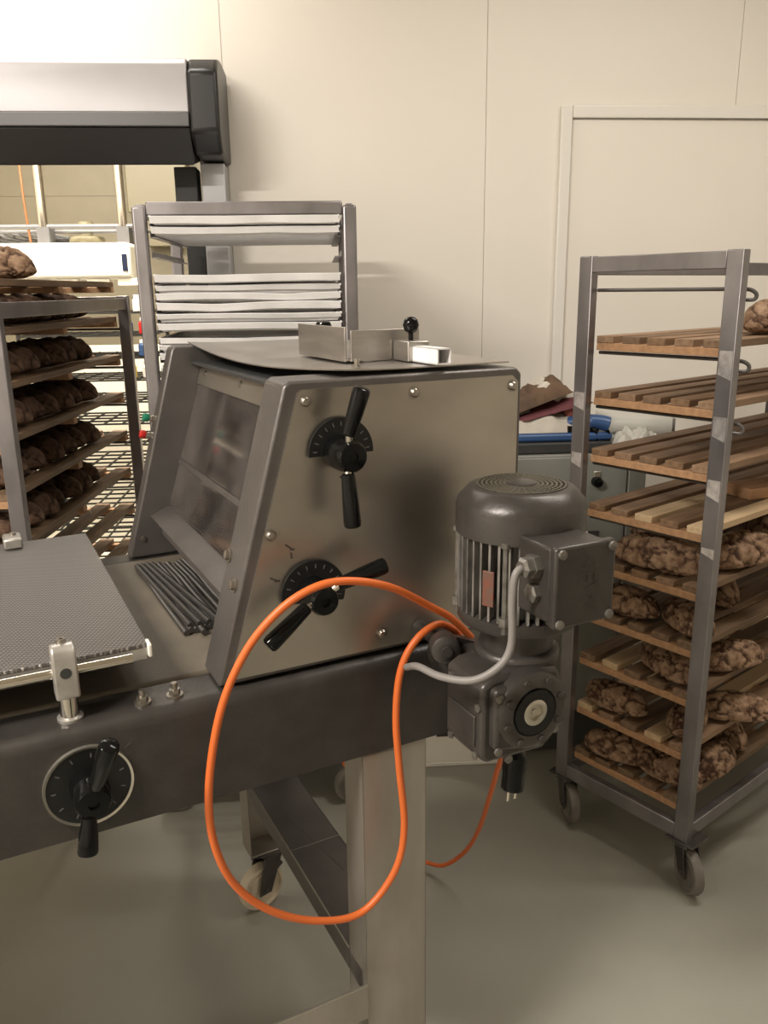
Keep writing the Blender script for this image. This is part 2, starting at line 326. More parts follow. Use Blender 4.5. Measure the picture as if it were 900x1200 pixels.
wr = empty('wire_rack', (-1.42, 4.05, 0), 0, 'black wire rack standing in the bright room behind the left bread rack', 'rack')
for x in (0, .62):
    for y in (0, .4): MB().cyl((x, y, 0), (x, y, 1.56), .010, n=10).build('post', 'blackcol', wr)
lev = [.2+.105*i for i in range(13)]
for z in lev:
    b = MB()
    for y in (0, .1, .2, .3, .4): b.box(0, .62, y-.004, y+.004, z-.004, z+.004)
    for i in range(8): b.box(i*.0886-.003, i*.0886+.003, 0, .4, z-.002, z+.006)
    b.build('wire_shelf', 'blackcol', wr)
random.seed(11)
bc = [('red', 'red'), ('white', 'white'), ('blue', 'blue'), ('amber', 'yellow'), ('green', 'green')]
jarmesh = MB().lathe([(.0, 0), (.026, 0), (.027, .005), (.027, .05), (.018, .06)], (0, 0, 0), n=14)
for k, (li, x, ci) in enumerate([(12, .55, 1), (11, .57, 0), (11, .49, 2), (10, .56, 2), (10, .48, 0), (9, .57, 1), (9, .49, 3)]):
    nm, mt = bc[ci]
    o = empty('jar', (-1.42+x, 4.13, lev[li]+.006), 0, f'small {nm} jar on the black wire rack, {["on the top level", "right on the second level", "left on the second level", "right on the third level", "left on the third level", "right on the fourth level", "left on the fourth level"][k]}', 'jar', 'jars on the wire rack')
    q = MB(); q.v = list(jarmesh.v); q.f = list(jarmesh.f); q.build('jar_body', mt, o, smooth=True)
    MB().lathe([(0, .06), (.02, .06), (.02, .076), (0, .076)], (0, 0, 0), n=14).build('lid', 'white', o, smooth=True)

# ---------------------------------------------------------------- casters
def caster(parent, x, y, r, w, swing, wheelmat, top, brake=False):
    """swivel caster: fork part with wheel sub-part"""
    c, s = math.cos(swing), math.sin(swing)
    def P(a, bb, z): return (x+a*c-bb*s, y+a*s+bb*c, z)
    f = MB(); off = r*.45
    for sg in (-1, 1):
        t = sg*(w/2+.006)
        v = [P(-.028, t-.0025, top-.018), P(.028, t-.0025, top-.018), P(off+.02, t-.0025, r-.012), P(off-.016, t-.0025, r-.012),
             P(-.028, t+.0025, top-.018), P(.028, t+.0025, top-.018), P(off+.02, t+.0025, r-.012), P(off-.016, t+.0025, r-.012)]
        f.add(v, [(0, 1, 2, 3), (7, 6, 5, 4), (0, 4, 5, 1), (1, 5, 6, 2), (2, 6, 7, 3), (3, 7, 4, 0)])
    f.lathe([(.032, 0), (.036, .006), (.036, .012), (.028, .018)], (x, y, top-.02))
    f.box(x-.04, x+.04, y-.04, y+.04, top-.004, top)
    a, bb2 = P(off, -w/2-.012, r), P(off, w/2+.012, r)
    f.cyl(a, bb2, .007, n=10)
    if brake:
        f.obox(P(off-.5*r, 0, r*1.75), (.05, .05, .012), (0, .5, swing))
    fo = f.build('caster_fork', 'motor', parent, bevel=.0015)
    ax = Vector(P(0, 1, 0))-Vector(P(0, 0, 0))
    wh = MB().lathe([(r*.3, -w*.42), (r*.62, -w*.42), (r*.66, -w*.30), (r*.82, -w*.30), (r*.84, -w*.46), (r*.95, -w*.42), (r, -w*.2), (r, w*.2), (r*.95, w*.42), (r*.84, w*.46), (r*.82, w*.30), (r*.66, w*.30), (r*.62, w*.42), (r*.3, w*.42)], P(off, 0, r), ax)
    wh.build('wheel', wheelmat, fo, smooth=True)

# ---------------------------------------------------------------- the dough moulder
D = 1.05
mc = empty('dough_moulder', (-D*math.sin(AM), D*math.cos(AM), 0), AM, 'grey steel dough moulding machine with black lever handles and long belt table', 'bakery machine')
FR = 'hammer'
BU0, BU1 = -1.35, .655
# front beam: rounded top edge
def beam_poly(y0, y1, flip=False):
    p = [(y0, .834), (y0, .975)]+[(y0+.02-.02*math.cos(t), .975+.02*math.sin(t)) for t in (R(22), R(45), R(67), R(90))]+[(y1, .995), (y1, .834)]
    if flip: p = [(y0+y1-a, z) for a, z in p]
    return p
MB().prism(beam_poly(0, .078), BU0, BU1, 'x').build('front_beam', FR, mc, smooth=True)
MB().prism(beam_poly(.685, .755, True), BU0, BU1, 'x').build('rear_beam', FR, mc, smooth=True)
MB().box(BU0+.02, BU1-.01, .083, .68, .955, .998).build('belt', 'belt', mc, bevel=.006)
b = MB()
for u in (.165, .21):
    b.cyl((u, .032, .995), (u, .032, .9985), .012, n=16); b.cyl((u, .032, .998), (u, .032, 1.006), .008, n=6); b.cyl((u, .032, 1.006), (u, .032, 1.016), .0045, n=10)
b.build('beam_bolt', 'screw', mc)
# legs, shelf, crossmember
def leg(u0, u1, v0, v1, side):
    b = MB(); b.box(u0, u1, v0, v0+.003, .17, .834) if side < 0 else b.box(u0, u1, v1-.003, v1, .17, .834)
    b.box(u0, u0+.003, v0, v1, .17, .834); b.box(u1-.003, u1, v0, v1, .17, .834); b.box(u0, u1, v0, v1, .17, .176); b.box(u0, u1, v0, v1, .826, .834)
    return b.build('leg', 'leg', mc, bevel=.002)
leg(.489, .606, .004, .075, -1); leg(.489, .606, .68, .75, 1); leg(-1.25, -1.14, .004, .075, -1); leg(-1.25, -1.14, .68, .75, 1)
for u in (.515, -1.195):
    for v in (.04, .715): caster(mc, u+.03, v, .062, .036, R(195), 'casterwhite', .172, True)
b = MB(); b.box(-1.14, .489, .0, .003, .315, .386); b.box(-1.14, .489, .003, .03, .315, .318)
b.build('front_apron', 'leg', mc, bevel=.001)
b = MB(); b.box(.489, .603, .079, .68, .396, .400); b.box(.489, .492, .02, .68, .352, .400); b.box(.600, .603, .079, .68, .352, .400)
b.build('crossmember', 'hammer2', mc, bevel=.0015)
MB().box(.4882, .4905, .079, .68, .3985, .4008).build('edge_highlight', 'silver', mc)  # silver strips added as highlights along the crossmember and apron edges
MB().box(-1.14, .489, -.0004, .0034, .3845, .3865).build('edge_highlight', 'silver', mc)
MB().box(.4885, .604, .377, .379, .4, .4008).build('weld_seam', 'steel', mc)
b = MB(); b.box(-1.25, -1.14, .079, .68, .396, .400); b.box(-1.25, -1.247, .079, .68, .352, .400); b.box(-1.143, -1.14, .079, .68, .352, .400)
b.build('crossmember', 'hammer2', mc, bevel=.0015)

# head: near box, far box
side = [(.270, .999), (.389, 1.424), (.398, 1.430), (.778, 1.430), (.788, 1.420), (.788, .999)]
hb = MB().prism(side, .018, .098).build('side_box', 'hammer2', mc, bevel=.004)
fb = MB().prism([(.270, .999), (.392, 1.436), (.400, 1.442), (.43, 1.442), (.785, 1.432), (.788, .999)], .69, .735).build('control_box', 'hammer2', mc, bevel=.004)
pan = MB().prism([(.288, 1.008), (.407, 1.413), (.413, 1.418), (.768, 1.418), (.779, 1.408), (.779, 1.006)], .014, .0185).build('side_panel', 'panel', mc)
b = MB()
for u, z in ((.418, 1.402), (.591, 1.403), (.768, 1.402), (.358, 1.217), (.532, 1.031)):
    o = MB().lathe([(.0078, 0), (.0078, .003), (.005, .0065), (0, .007)], (u, .014, z), (0, -1, 0), 16).lathe([(.010, -.001), (.010, .001)], (u, .014, z), (0, -1, 0), 16)
    o.build('panel_screw', 'screw', pan, smooth=True)
sl = math.atan2(.119, .425); nrm = (-math.cos(sl), 0, math.sin(sl))
for v, z in ((.088, 1.172), (.040, 1.142)):
    u = .270+(z-.999)*.28
    MB().lathe([(.011, -.001), (.011, .002), (.007, .002), (.007, .008), (0, .009)], (u, v, z), nrm, 16).build('box_screw', 'screw', hb, smooth=True)
for z, mt, nm in ((1.29, 'green', 'start_button'), (1.255, 'red', 'stop_button')):
    u = .270+(z-.999)*.28
    o = MB().lathe([(.008, -.001), (.008, .008), (.006, .008), (.006, .014)], (u, .722, z), nrm, 16).build(nm, 'chrome', fb, smooth=True)
for z, mt, nm in ((1.29, 'green', 'button_cap'), (1.255, 'red', 'button_cap')):
    u = .270+(z-.999)*.28
    o = MB().lathe([(.008, .012), (.009, .014), (.009, .022), (.008, .024), (0, .025)], (u, .722, z), nrm, 16).build(nm, mt, fb, smooth=True)
    o['label'] = ('green' if mt == 'green' else 'red')+' push button cap'
MB().lathe([(.006, -.001), (.006, .003), (0, .004)], (.300, .6905, 1.04), (0, -1, 0), 12).build('box_screw', 'screw', fb, smooth=True)
# back plate and inner rollers
MB().box(.735, .742, .098, .69, 1.0, 1.42).build('back_plate', 'hammer2', mc)
for (u, z, r) in ((.56, 1.30, .055), (.50, 1.175, .055), (.60, 1.14, .05)):
    MB().cyl((u, .099, z), (u, .689, z), r, n=32).build('roller', 'steel', mc, smooth=True)
MB().obox((.50, .394, 1.085), (.012, .588, .09), (0, R(-25), 0)).build('scraper', 'hammer2', mc)
# guard pane + strips
def gp(t, off=0):   # point along the slanted guard plane: t=0 bottom .. 1 top
    return (.357+.098*t-off*.955, 1.096+.306*t+off*.296)
b = MB(); p0, p1 = gp(.02), gp(1.0); q1, q0 = gp(1.0, -.005), gp(.02, -.005)
b.prism([p0, p1, q1, q0], .100, .688); b.build('guard_pane', 'pane', mc)
p0, p1, q1, q0 = gp(.87, .001), gp(1.02, .001), gp(1.02, .004), gp(.87, .004)
ts = MB().prism([p0, p1, q1, q0], .102, .686).build('guard_strip', 'panel', mc, bevel=.001)
for v in (.16, .40, .64):
    MB().lathe([(.006, 0), (.006, .003), (0, .004)], (gp(.95, .004)[0], v, gp(.95, .004)[1]), (-.955, 0, .296), 12).build('strip_screw', 'screw', ts, smooth=True)
for t in (.33,):
    p0, p1, q1, q0 = gp(t, .001), gp(t+.035, .001), gp(t+.035, .004), gp(t, .004)
    MB().prism([p0, p1, q1, q0], .102, .686).build('pane_fold', 'hammer2', mc, bevel=.001)
MB().prism([(.360, 1.10), (.362, 1.106), (.352, 1.104), (.319, 1.088), (.322, 1.083), (.352, 1.097)], .099, .689).build('guard_lip', 'hammer2', mc, bevel=.001)
MB().prism([(.352, 1.10), (.358, 1.098), (.345, 1.045), (.339, 1.047)], .10, .688).build('guard_flap', 'hammer2', mc, bevel=.001)
# curling chain on the belt
b = MB(); random.seed(5)
for i in range(16):
    u = .272+i*.0088; w = random.uniform(-.014, .010)
    b.tube([(u-.004, .60+w, 1.003+.002*(i % 2)), (u, .5, 1.004+.001*(i % 2)), (u+.003*random.uniform(-1, 1), .38, 1.003+.002*(i % 2)), (u+.004, .225+w, 1.003+.002*(i % 2))], .0054, 10)
for i in range(4): b.tube([(.266+i*.010, .60, 1.011), (.285+i*.016, .235, 1.012)], .005, 8)
b.build('curling_chain', 'ridge', mc, smooth=True)
# top cover sheet with lifted, bowed front edge
def cover(s, t):
    v = .03+.70*t; u0 = .437+.035*(1-t)**2; u = u0+(.772-u0)*s
    sag = -.016*math.sin(PI*t)*max(0, 1-s*2.2)+.0035*math.exp(-8*s)
    return (u, v, 1.4385+sag+.006*t)
MB().grid(cover, 12, 24, .002).build('top_cover', 'steel', mc, smooth=True)
MB().box(.43, .735, .1, .69, 1.405, 1.41).build('cover_support', 'rubber', mc)
MB().lathe([(.008, 0), (.008, .003), (.004, .003), (.004, .012)], (.52, .06, 1.4405), (0, 0, 1), 10).build('cover_screw', 'screw', mc)
hp = MB(); hp.box(.542, .545, .150, .350, 1.44, 1.494); hp.box(.545, .585, .150, .35, 1.441, 1.444); hp.build('hopper_plate', 'steel', mc, bevel=.0008)
hp = MB(); hp.box(.549, .672, .142, .145, 1.441, 1.489); hp.box(.549, .672, .145, .165, 1.441, 1.444); hp.build('hopper_plate', 'steel', mc, bevel=.0008)
MB().lathe([(.004, -.012), (.004, 0), (.014, .004), (.016, .013), (.012, .023), (0, .027)], (.57, .30, 1.474)).build('ball_knob', 'black', mc, smooth=True)
# square tube with clamp along -v
b = MB(); u0, u1, z0, z1 = .630, .654, 1.441, 1.465
for a in ((u0, u0+.002, z0, z1), (u1-.002, u1, z0, z1), (u0, u1, z0, z0+.002), (u0, u1, z1-.002, z1)): b.box(a[0], a[1], .012, .140, a[2], a[3])
b.build('square_tube', 'tray', mc)
MB().box(.622, .660, .088, .139, 1.4405, 1.472).build('tube_clamp', 'steel', mc, bevel=.002)
MB().lathe([(.004, 0), (.004, .012), (.006, .013), (.0105, .017), (.013, .025), (.0105, .033), (.006, .037), (0, .038)], (.640, .112, 1.471)).build('ball_knob', 'black', mc, smooth=True)

# lever handles
def handle(c, arms, r, dial, v0, rg=.0125):
    u, z = c
    h = MB().lathe([(r*.8, 0), (r, .004), (r, .030), (r*.93, .034), (r*.93, .050), (r*.80, .056), (r*.3, .057), (r*.26, .053), (0, .053)], (u, v0, z), (0, -1, 0), 32).build('lever_handle', 'black', mc, smooth=True)
    for (a, bb), e0, e1 in arms:
        A = Vector((a[0], v0-.05, a[1])); Bp = Vector((bb[0], v0-.05-e1, bb[1])); d = (Bp-A).normalized(); c0 = Vector((u, v0-.040, z))
        MB().tube([c0.lerp(A, .5), A+d*.003], .0055, 12).build('ferrule', 'chrome', h, smooth=True)
        n = 7; ln = (Bp-A).length
        pts = [A+d*ln*t for t in (0, .03, .1, .5, .9, .97, 1.0)]
        MB().tube(pts, [.007, .0095, .0098, rg*.92, rg, rg*.93, rg*.7], 20).build('grip', 'black', h, smooth=True)
    dm = MB(); (du, dz), dr, a0, a1, ring = dial
    n = 40; poly = [(du+dr*math.cos(a0+(a1-a0)*i/n), dz+dr*math.sin(a0+(a1-a0)*i/n)) for i in range(n+(0 if a1-a0 > 6.2 else 1))]
    dp = dm.prism(poly, v0-.004, v0+.0015).build('dial', 'blackmat', mc)
    fk = MB(); nt = 11
    for i in range(nt):
        a = a0+(a1-a0)*(i+.5)/nt; rr = dr*.82
        fk.obox((du+rr*math.cos(a), v0-.0042, dz+rr*math.sin(a)), (.0016, .0008, .006), (0, PI/2-a, 0))
    fk.build('dial_marking', 'fleck', dp)
    if ring:
        MB().lathe([(dr*.99, -.002), (dr*1.0, .005), (dr*1.06, .006), (dr*1.07, -.002)], (du, v0, dz), (0, -1, 0), 48).build('dial_ring', 'silver', dp, smooth=True)
handle((.463, 1.328), [(((.458, 1.358), (.476, 1.424)), 0, .01), (((.456, 1.306), (.457, 1.230)), 0, .01)], .0245, ((.468, 1.327), .050, R(-4), R(184), False), .0095)
handle((.415, 1.125), [(((.436, 1.146), (.508, 1.168)), 0, .012), (((.389, 1.122), (.325, 1.079)), 0, .01)], .0235, ((.418, 1.122), .050, R(-22), R(192), False), .0095)
handle((.079, .914), [(((.084, .935), (.104, 1.008)), 0, .03), (((.072, .896), (.064, .846)), 0, .008)], .025, ((.080, .911), .055, 0, 2*PI, True), -.0005, .0135)
b = MB(); random.seed(9)
for (u, z, l, a) in ((.384, 1.196, .011, .7), (.390, 1.191, .007, 0), (.388, 1.182, .009, 1.5), (.360, 1.150, .013, .5), (.365, 1.147, .008, 0), (.470, 1.288, .006, .6), (.483, 1.283, .005, .3), (.485, 1.292, .005, .8)):
    b.obox((u, .0138, z), (l, .0006, .0028), (0, a, 0))
b.build('pen_mark', 'dirt', mc)
b = MB()
for (u, z, l, a) in ((.137, .955, .012, -.6), (.143, .962, .006, .4)): b.obox((u, -.0002, z), (l, .0006, .0025), (0, a, 0))
b.build('pen_mark', 'dirt', mc)

# pressure board on its brackets
pb = MB().box(-.52, .185, .062, .688, 1.064, 1.070).build('pressure_board', 'ribbed', mc, bevel=.001)
b = MB(); b.box(-.52, .183, .0625, .066, 1.046, 1.064); b.box(.180, .184, .066, .684, 1.046, 1.064); b.box(-.52, .183, .684, .6875, 1.046, 1.064)
b.build('board_edge', 'alu', pb, bevel=.001)
MB().obox((.186, .066, 1.061), (.006, .024, .020)).build('end_cap', 'white', pb, bevel=.002)
MB().tube([(-.52, .049, 1.058), (.16, .049, 1.058)], .0075, 14).build('adjusting_rod', 'chrome', mc, smooth=True)
def bracket(u, v, tall):
    br = MB()
    z0, z1 = (1.030, 1.104) if tall else (1.071, 1.092)
    w = .0165
    if tall:
        pr = [(-w, z0), (w, z0), (w, z1-.015)]+[(w*math.cos(t), z1-.015+.016*math.sin(t)) for t in (R(30), R(60), R(90), R(120), R(150))]+[(-w, z1-.015)]
        br.prism([(v+a, z) for a, z in pr], u-.0155, u+.0155, 'x')
        o = br.build('bracket', 'alu', mc, bevel=.003)
        MB().lathe([(.0125, 0), (.0125, .045)], (u, v, .993)).build('post', 'chrome', o, smooth=True)
        MB().lathe([(.017, 0), (.017, .004), (.0128, .006)], (u, v, .995)).build('weld_collar', 'alu', o, smooth=True)
        MB().lathe([(.0058, 0), (.0058, .006), (.003, .006), (.003, .003), (0, .003)], (u, v+.004, z1), (0, 0, 1), 12).build('socket_screw', 'screw', o, smooth=True)
        MB().lathe([(.0075, 0), (.0075, .0006), (0, .0006)], (u, v-w, 1.068), (0, -1, 0), 16).build('cross_hole', 'rubber', o)
    else:
        o = br.box(u-.017, u+.017, v-.03, v+.02, z0, z1).build('bracket', 'alu', mc, bevel=.004)
        MB().lathe([(.006, 0), (.006, .005), (0, .005)], (u+.002, v, z1), (0, 0, 1), 12).build('socket_screw', 'screw', o, smooth=True)
        MB().cyl((u, v+.045, .99), (u, v+.045, 1.08), .011).build('post', 'chrome', o, smooth=True)
bracket(.070, .036, True); bracket(.045, .665, False)

# motor
mx, my = .668, -.152
mo = MB(); mo.lathe([(.072, 1.108), (.072, 1.230)], (mx, my, 0))
mo.lathe([(.052, 1.040), (.053, 1.088), (.070, 1.092), (.084, 1.094), (.087, 1.099), (.087, 1.112), (.080, 1.116)], (mx, my, 0), n=48)
mot = mo.build('motor', 'motor', mc, smooth=True)
mo = MB()
for i in range(40):
    a = 2*PI*i/40
    mo.obox((mx+.078*math.cos(a), my+.078*math.sin(a), 1.172), (.018, .0032, .116), (0, 0, a))
mo.build('cooling_fins', 'fins', mot)
MB().lathe([(.086, 1.224), (.0905, 1.225), (.0905, 1.262), (.088, 1.270), (.074, 1.286), (.066, 1.289), (.0, 1.289)], (mx, my, 0), n=64).build('fan_cover', 'motor', mot, smooth=True)
g = MB()
for k in range(7):
    rr = .022+k*.0062; g.lathe([(rr, 1.2892), (rr, 1.2905), (rr+.0028, 1.2905), (rr+.0028, 1.2892)], (mx, my, 0), n=40)
for k in range(36):
    a = 2*PI*k/36; g.obox((mx+.042*math.cos(a), my+.042*math.sin(a), 1.2898), (.042, .0012, .0012), (0, 0, a))
g.build('fan_grille', 'grating', mot)
MB().lathe([(0, 1.2890), (.021, 1.2890), (.021, 1.2915), (.017, 1.293), (0, 1.293)], (mx, my, 0), n=32).build('grille_centre', 'motor', mot, smooth=True)
for a in (R(222), R(312), R(150), R(60)):
    x, y = mx+.086*math.cos(a), my+.086*math.sin(a)
    q = MB().cyl((x, y, 1.10), (x, y, 1.228), .0042, n=10); q.cyl((x, y, 1.112), (x, y, 1.124), .0085, n=6); q.lathe([(.0075, 1.222), (.0075, 1.228), (0, 1.231)], (x, y, 0), n=12)
    q.build('tie_bolt', 'bolt', mot)
a = R(207); MB().obox((mx+.0885*math.cos(a), my+.0885*math.sin(a), 1.162), (.003, .017, .050), (0, 0, a)).build('nameplate', 'orangetag', mot, bevel=.0008)
# terminal box
tb = MB().box(.613, .700, -.292, -.225, 1.142, 1.242).build('terminal_box', 'motor', mot, bevel=.004)
MB().box(.609, .704, -.306, -.292, 1.139, 1.246).build('terminal_box_lid', 'motor', mot, bevel=.004)
for u in (.617, .696):
    for z in (1.147, 1.238): MB().lathe([(.006, 0), (.006, .004), (0, .005)], (u, -.306, z), (0, -1, 0), 10).build('lid_screw', 'bolt', mot)
gl = MB().lathe([(.016, 0), (.016, .010), (.0135, .010), (.0135, .020), (.010, .024)], (.613, -.262, 1.212), (-1, 0, 0), 6).build('cable_gland', 'bolt', mot)
MB().lathe([(.013, 0), (.013, .008), (.009, .010), (0, .010)], (.613, -.262, 1.176), (-1, 0, 0), 6).build('gland_plug', 'bolt', mot)
def text(body, name, size, loc, rot, mt, parent, ext=.0012):
    c = bpy.data.curves.new(name, 'FONT'); c.body = body; c.size = size; c.extrude = ext; c.align_x = 'CENTER'; c.align_y = 'CENTER'
    t = bpy.data.objects.new(name, c); COL.objects.link(t); dg = bpy.context.evaluated_depsgraph_get()
    me = bpy.data.meshes.new_from_object(t.evaluated_get(dg)); bpy.data.objects.remove(t)
    me.materials.clear(); me.materials.append(M[mt]); o = bpy.data.objects.new(name, me); COL.objects.link(o); o.parent = parent
    o.location = loc; o.rotation_euler = rot; return o
text('SEW', 'embossed_lettering', .036, (.658, -.3056, 1.193), (R(90), R(90), 0), 'motor', mot)
MB().tube(smooth_path([(.592, -.262, 1.212), (.580, -.264, 1.205), (.578, -.262, 1.17), (.578, -.262, 1.11), (.562, -.258, 1.082), (.535, -.24, 1.062), (.512, -.20, 1.055), (.505, -.15, 1.05), (.52, -.09, 1.02)]), .0052, 12).build('motor_cable', 'greycable', mot, smooth=True)
# gearbox
gb = MB()
gb.lathe([(.060, 1.030), (.062, 1.045), (.062, 1.052), (.050, 1.054)], (mx, my, 0), n=40)
gb.prism([(.565, .925), (.575, .915), (.672, .912), (.700, .935), (.706, 1.0), (.694, 1.034), (.66, 1.042), (.585, 1.042), (.565, 1.032)], -.218, -.125)
gb.prism([(.578, .94), (.66, .925), (.69, .95), (.69, 1.015), (.655, 1.035), (.578, 1.03)], -.232, -.115)
gx = mot2 = gb.build('gearbox', 'motor', mc, bevel=.007, seg=3)
ry, rz = .637, .990
q = MB().lathe([(.056, -.02), (.056, .004), (.050, .008), (.036, .009), (.034, .004), (.0, .004)], (ry, -.232, rz), (0, -1, 0), 48)
for k in range(8):
    a = 2*PI*k/8+.3; q.lathe([(.0058, 0), (.0058, .004), (0, .005)], (ry+.047*math.cos(a), -.240, rz+.047*math.sin(a)), (0, -1, 0), 10)
q.build('output_flange', 'motor', gx, smooth=True)
MB().lathe([(.033, 0), (.033, .0075), (.018, .0075), (.018, 0)], (ry, -.235, rz), (0, -1, 0), 40).build('seal_ring', 'blackmat', gx)
MB().lathe([(.019, 0), (.019, .008), (.016, .0095), (.012, .0095), (.011, .004), (.005, .004), (.005, .0065), (0, .0065)], (ry, -.235, rz), (0, -1, 0), 32).build('hollow_shaft', 'silver', gx, smooth=True)
MB().box(.562, .5655, -.205, -.138, .938, .985).build('side_cover', 'motor', gx, bevel=.002)
for v, z in ((-.205, .925), (-.142, .925), (-.21, 1.0), (-.142, 1.02)): MB().lathe([(.0058, 0), (.0058, .003), (0, .0035)], (.565, v, z), (-1, 0, 0), 10).build('gearbox_bolt', 'bolt', gx)
for u, z in ((.583, .94), (.583, 1.02), (.60, .925), (.69, .94)): MB().lathe([(.006, 0), (.006, .004), (0, .005)], (u, -.232 if u < .69 else -.218, z), (0, -1, 0), 10).build('gearbox_bolt', 'bolt', gx)
MB().lathe([(.035, 0), (.035, .105), (.028, .105)], (ry, -.112, rz), (0, 1, 0), 32).build('shaft_tube', 'motor', gx, smooth=True)
q = MB().lathe([(.020, 0), (.022, .004), (.022, .028), (.017, .032), (.008, .032), (.008, .037), (0, .037)], (.598, -.06, 1.030), (-.35, -1, 0), 28)
q.obox((.628, -.062, 1.022), (.05, .016, .022), (0, .4, 0)); q.tube([(.598, -.06, 1.03), (.598, .012, 1.03)], .012, 12)
q.build('torque_arm', 'motor', gx, smooth=True)

# ---------------------------------------------------------------- orange cord (own thing), in the machine's frame
cd = empty('extension_cord', mc.location, AM, 'orange extension cord looped over the lower lever handle of the machine', 'cord')
loop = [(.660, -.045, 1.020), (.620, -.05, 1.062), (.579, -.055, 1.091), (.507, -.066, 1.138), (.440, -.068, 1.160), (.388, -.066, 1.158), (.337, -.060, 1.130), (.291, -.050, 1.075), (.254, -.045, .995), (.231, -.045, .889), (.231, -.045, .799), (.257, -.045, .715), (.312, -.045, .646), (.387, -.045, .598), (.461, -.045, .585), (.519, -.045, .638), (.538, -.045, .714), (.530, -.045, .826), (.525, -.045, .916), (.534, -.045, .993), (.561, -.045, 1.037), (.602, -.04, 1.052), (.64, -.03, 1.03)]
MB().tube(smooth_path(loop, 8), .0058, 12).build('cable_loop', 'orange', cd, smooth=True)
MB().tube(smooth_path([(.64, -.03, 1.03), (.69, -.06, .95), (.708, -.09, .90), (.713, -.10, .87), (.714, -.10, .835)], 8), .0056, 12).build('plug_lead', 'orange', cd, smooth=True)
pl = MB().lathe([(.008, .036), (.011, .026), (.019, .018), (.020, -.004), (.0185, -.012), (.0185, -.040), (0, -.040)], (.711, -.10, .808), (.10, .03, 1), 20).build('plug', 'black', cd, smooth=True)
for dx in (-.007, .007): MB().cyl((.707+dx, -.102, .771), (.705+dx, -.102, .748), .003, n=10).build('plug_pin', 'chrome', pl, smooth=True)
MB().tube(smooth_path([(.70, -.02, .96), (.80, .06, .80), (.866, .15, .65), (.89, .20, .57), (.918, .26, .474), (.972, .38, .29), (.997, .48, .146), (.982, .56, .054), (.955, .62, .033), (.90, .66, .05), (.80, .64, .22), (.731, .60, .391), (.709, .60, .445), (.69, .6, .6), (.66, .62, .82)], 8), .0056, 12).build('trailing_cable', 'orange', cd, smooth=True)

# ---------------------------------------------------------------- loaves
def loaf_mesh(name, seed, L, Wd, Hh, mt, nx=84, ny=60):
    rng = random.Random(seed); off = Vector((rng.uniform(-50, 50), rng.uniform(-50, 50), rng.uniform(-50, 50)))
    bend = rng.uniform(-.05, .05); vs = []; cr = []
    for i in range(nx+1):
        t = i/nx; x = -math.cos(PI*t); prof = max(1-abs(x)**2.4, 0)**.5
        for j in range(ny):
            a = 2*PI*j/ny; y = math.cos(a); z = math.sin(a); z = z if z > 0 else z*.35
            p = Vector((x*L/2, y*Wd/2*prof+bend*L*(x*x-.4), z*Hh*.74*prof))
            w = p+.016*noise.noise_vector(p*26+off)+.010*noise.noise_vector(p*60+off)
            d = noise.voronoi(Vector((w.x*13, w.y*19, w.z*19))+off)[0]; e = d[1]-d[0]
            plate = .5+.5*noise.cell(Vector((w.x*13, w.y*19, w.z*19))+off)
            depth = max(0, 1-e/.13)
            big = noise.noise(p*11+off)
            k = 1+.11*big-.15*depth+.05*noise.noise(p*42+off)+.03*noise.noise(p*110+off)
            p = Vector((p.x*(1+.05*big), p.y*k, p.z*k)); p.z = max(p.z+Hh*.26, 0.0)
            vs.append(p); cr.append(min(1, depth*1.25))
    f = [(i*ny+j, i*ny+(j+1) % ny, (i+1)*ny+(j+1) % ny, (i+1)*ny+j) for i in range(nx) for j in range(ny)]
    f += [tuple(range(ny-1, -1, -1)), tuple(range(nx*ny, (nx+1)*ny))]
    me = bpy.data.meshes.new(name); me.from_pydata([tuple(v) for v in vs], [], f)
    at = me.attributes.new('crack', 'FLOAT', 'POINT'); at.data.foreach_set('value', cr)
    bm = bmesh.new(); bm.from_mesh(me); bmesh.ops.recalc_face_normals(bm, faces=bm.faces); bm.to_mesh(me); bm.free()
    me.materials.append(M[mt])
    for p in me.polygons: p.use_smooth = True
    return me
BIG = [loaf_mesh('loaf', s, l, .118, .098, 'crust') for s, l in ((1, .25), (2, .28), (3, .24), (4, .26))]
DARK = [loaf_mesh('loaf', s, .215, .105, .085, 'crustshaded', 44, 34) for s in (11, 12, 13)]

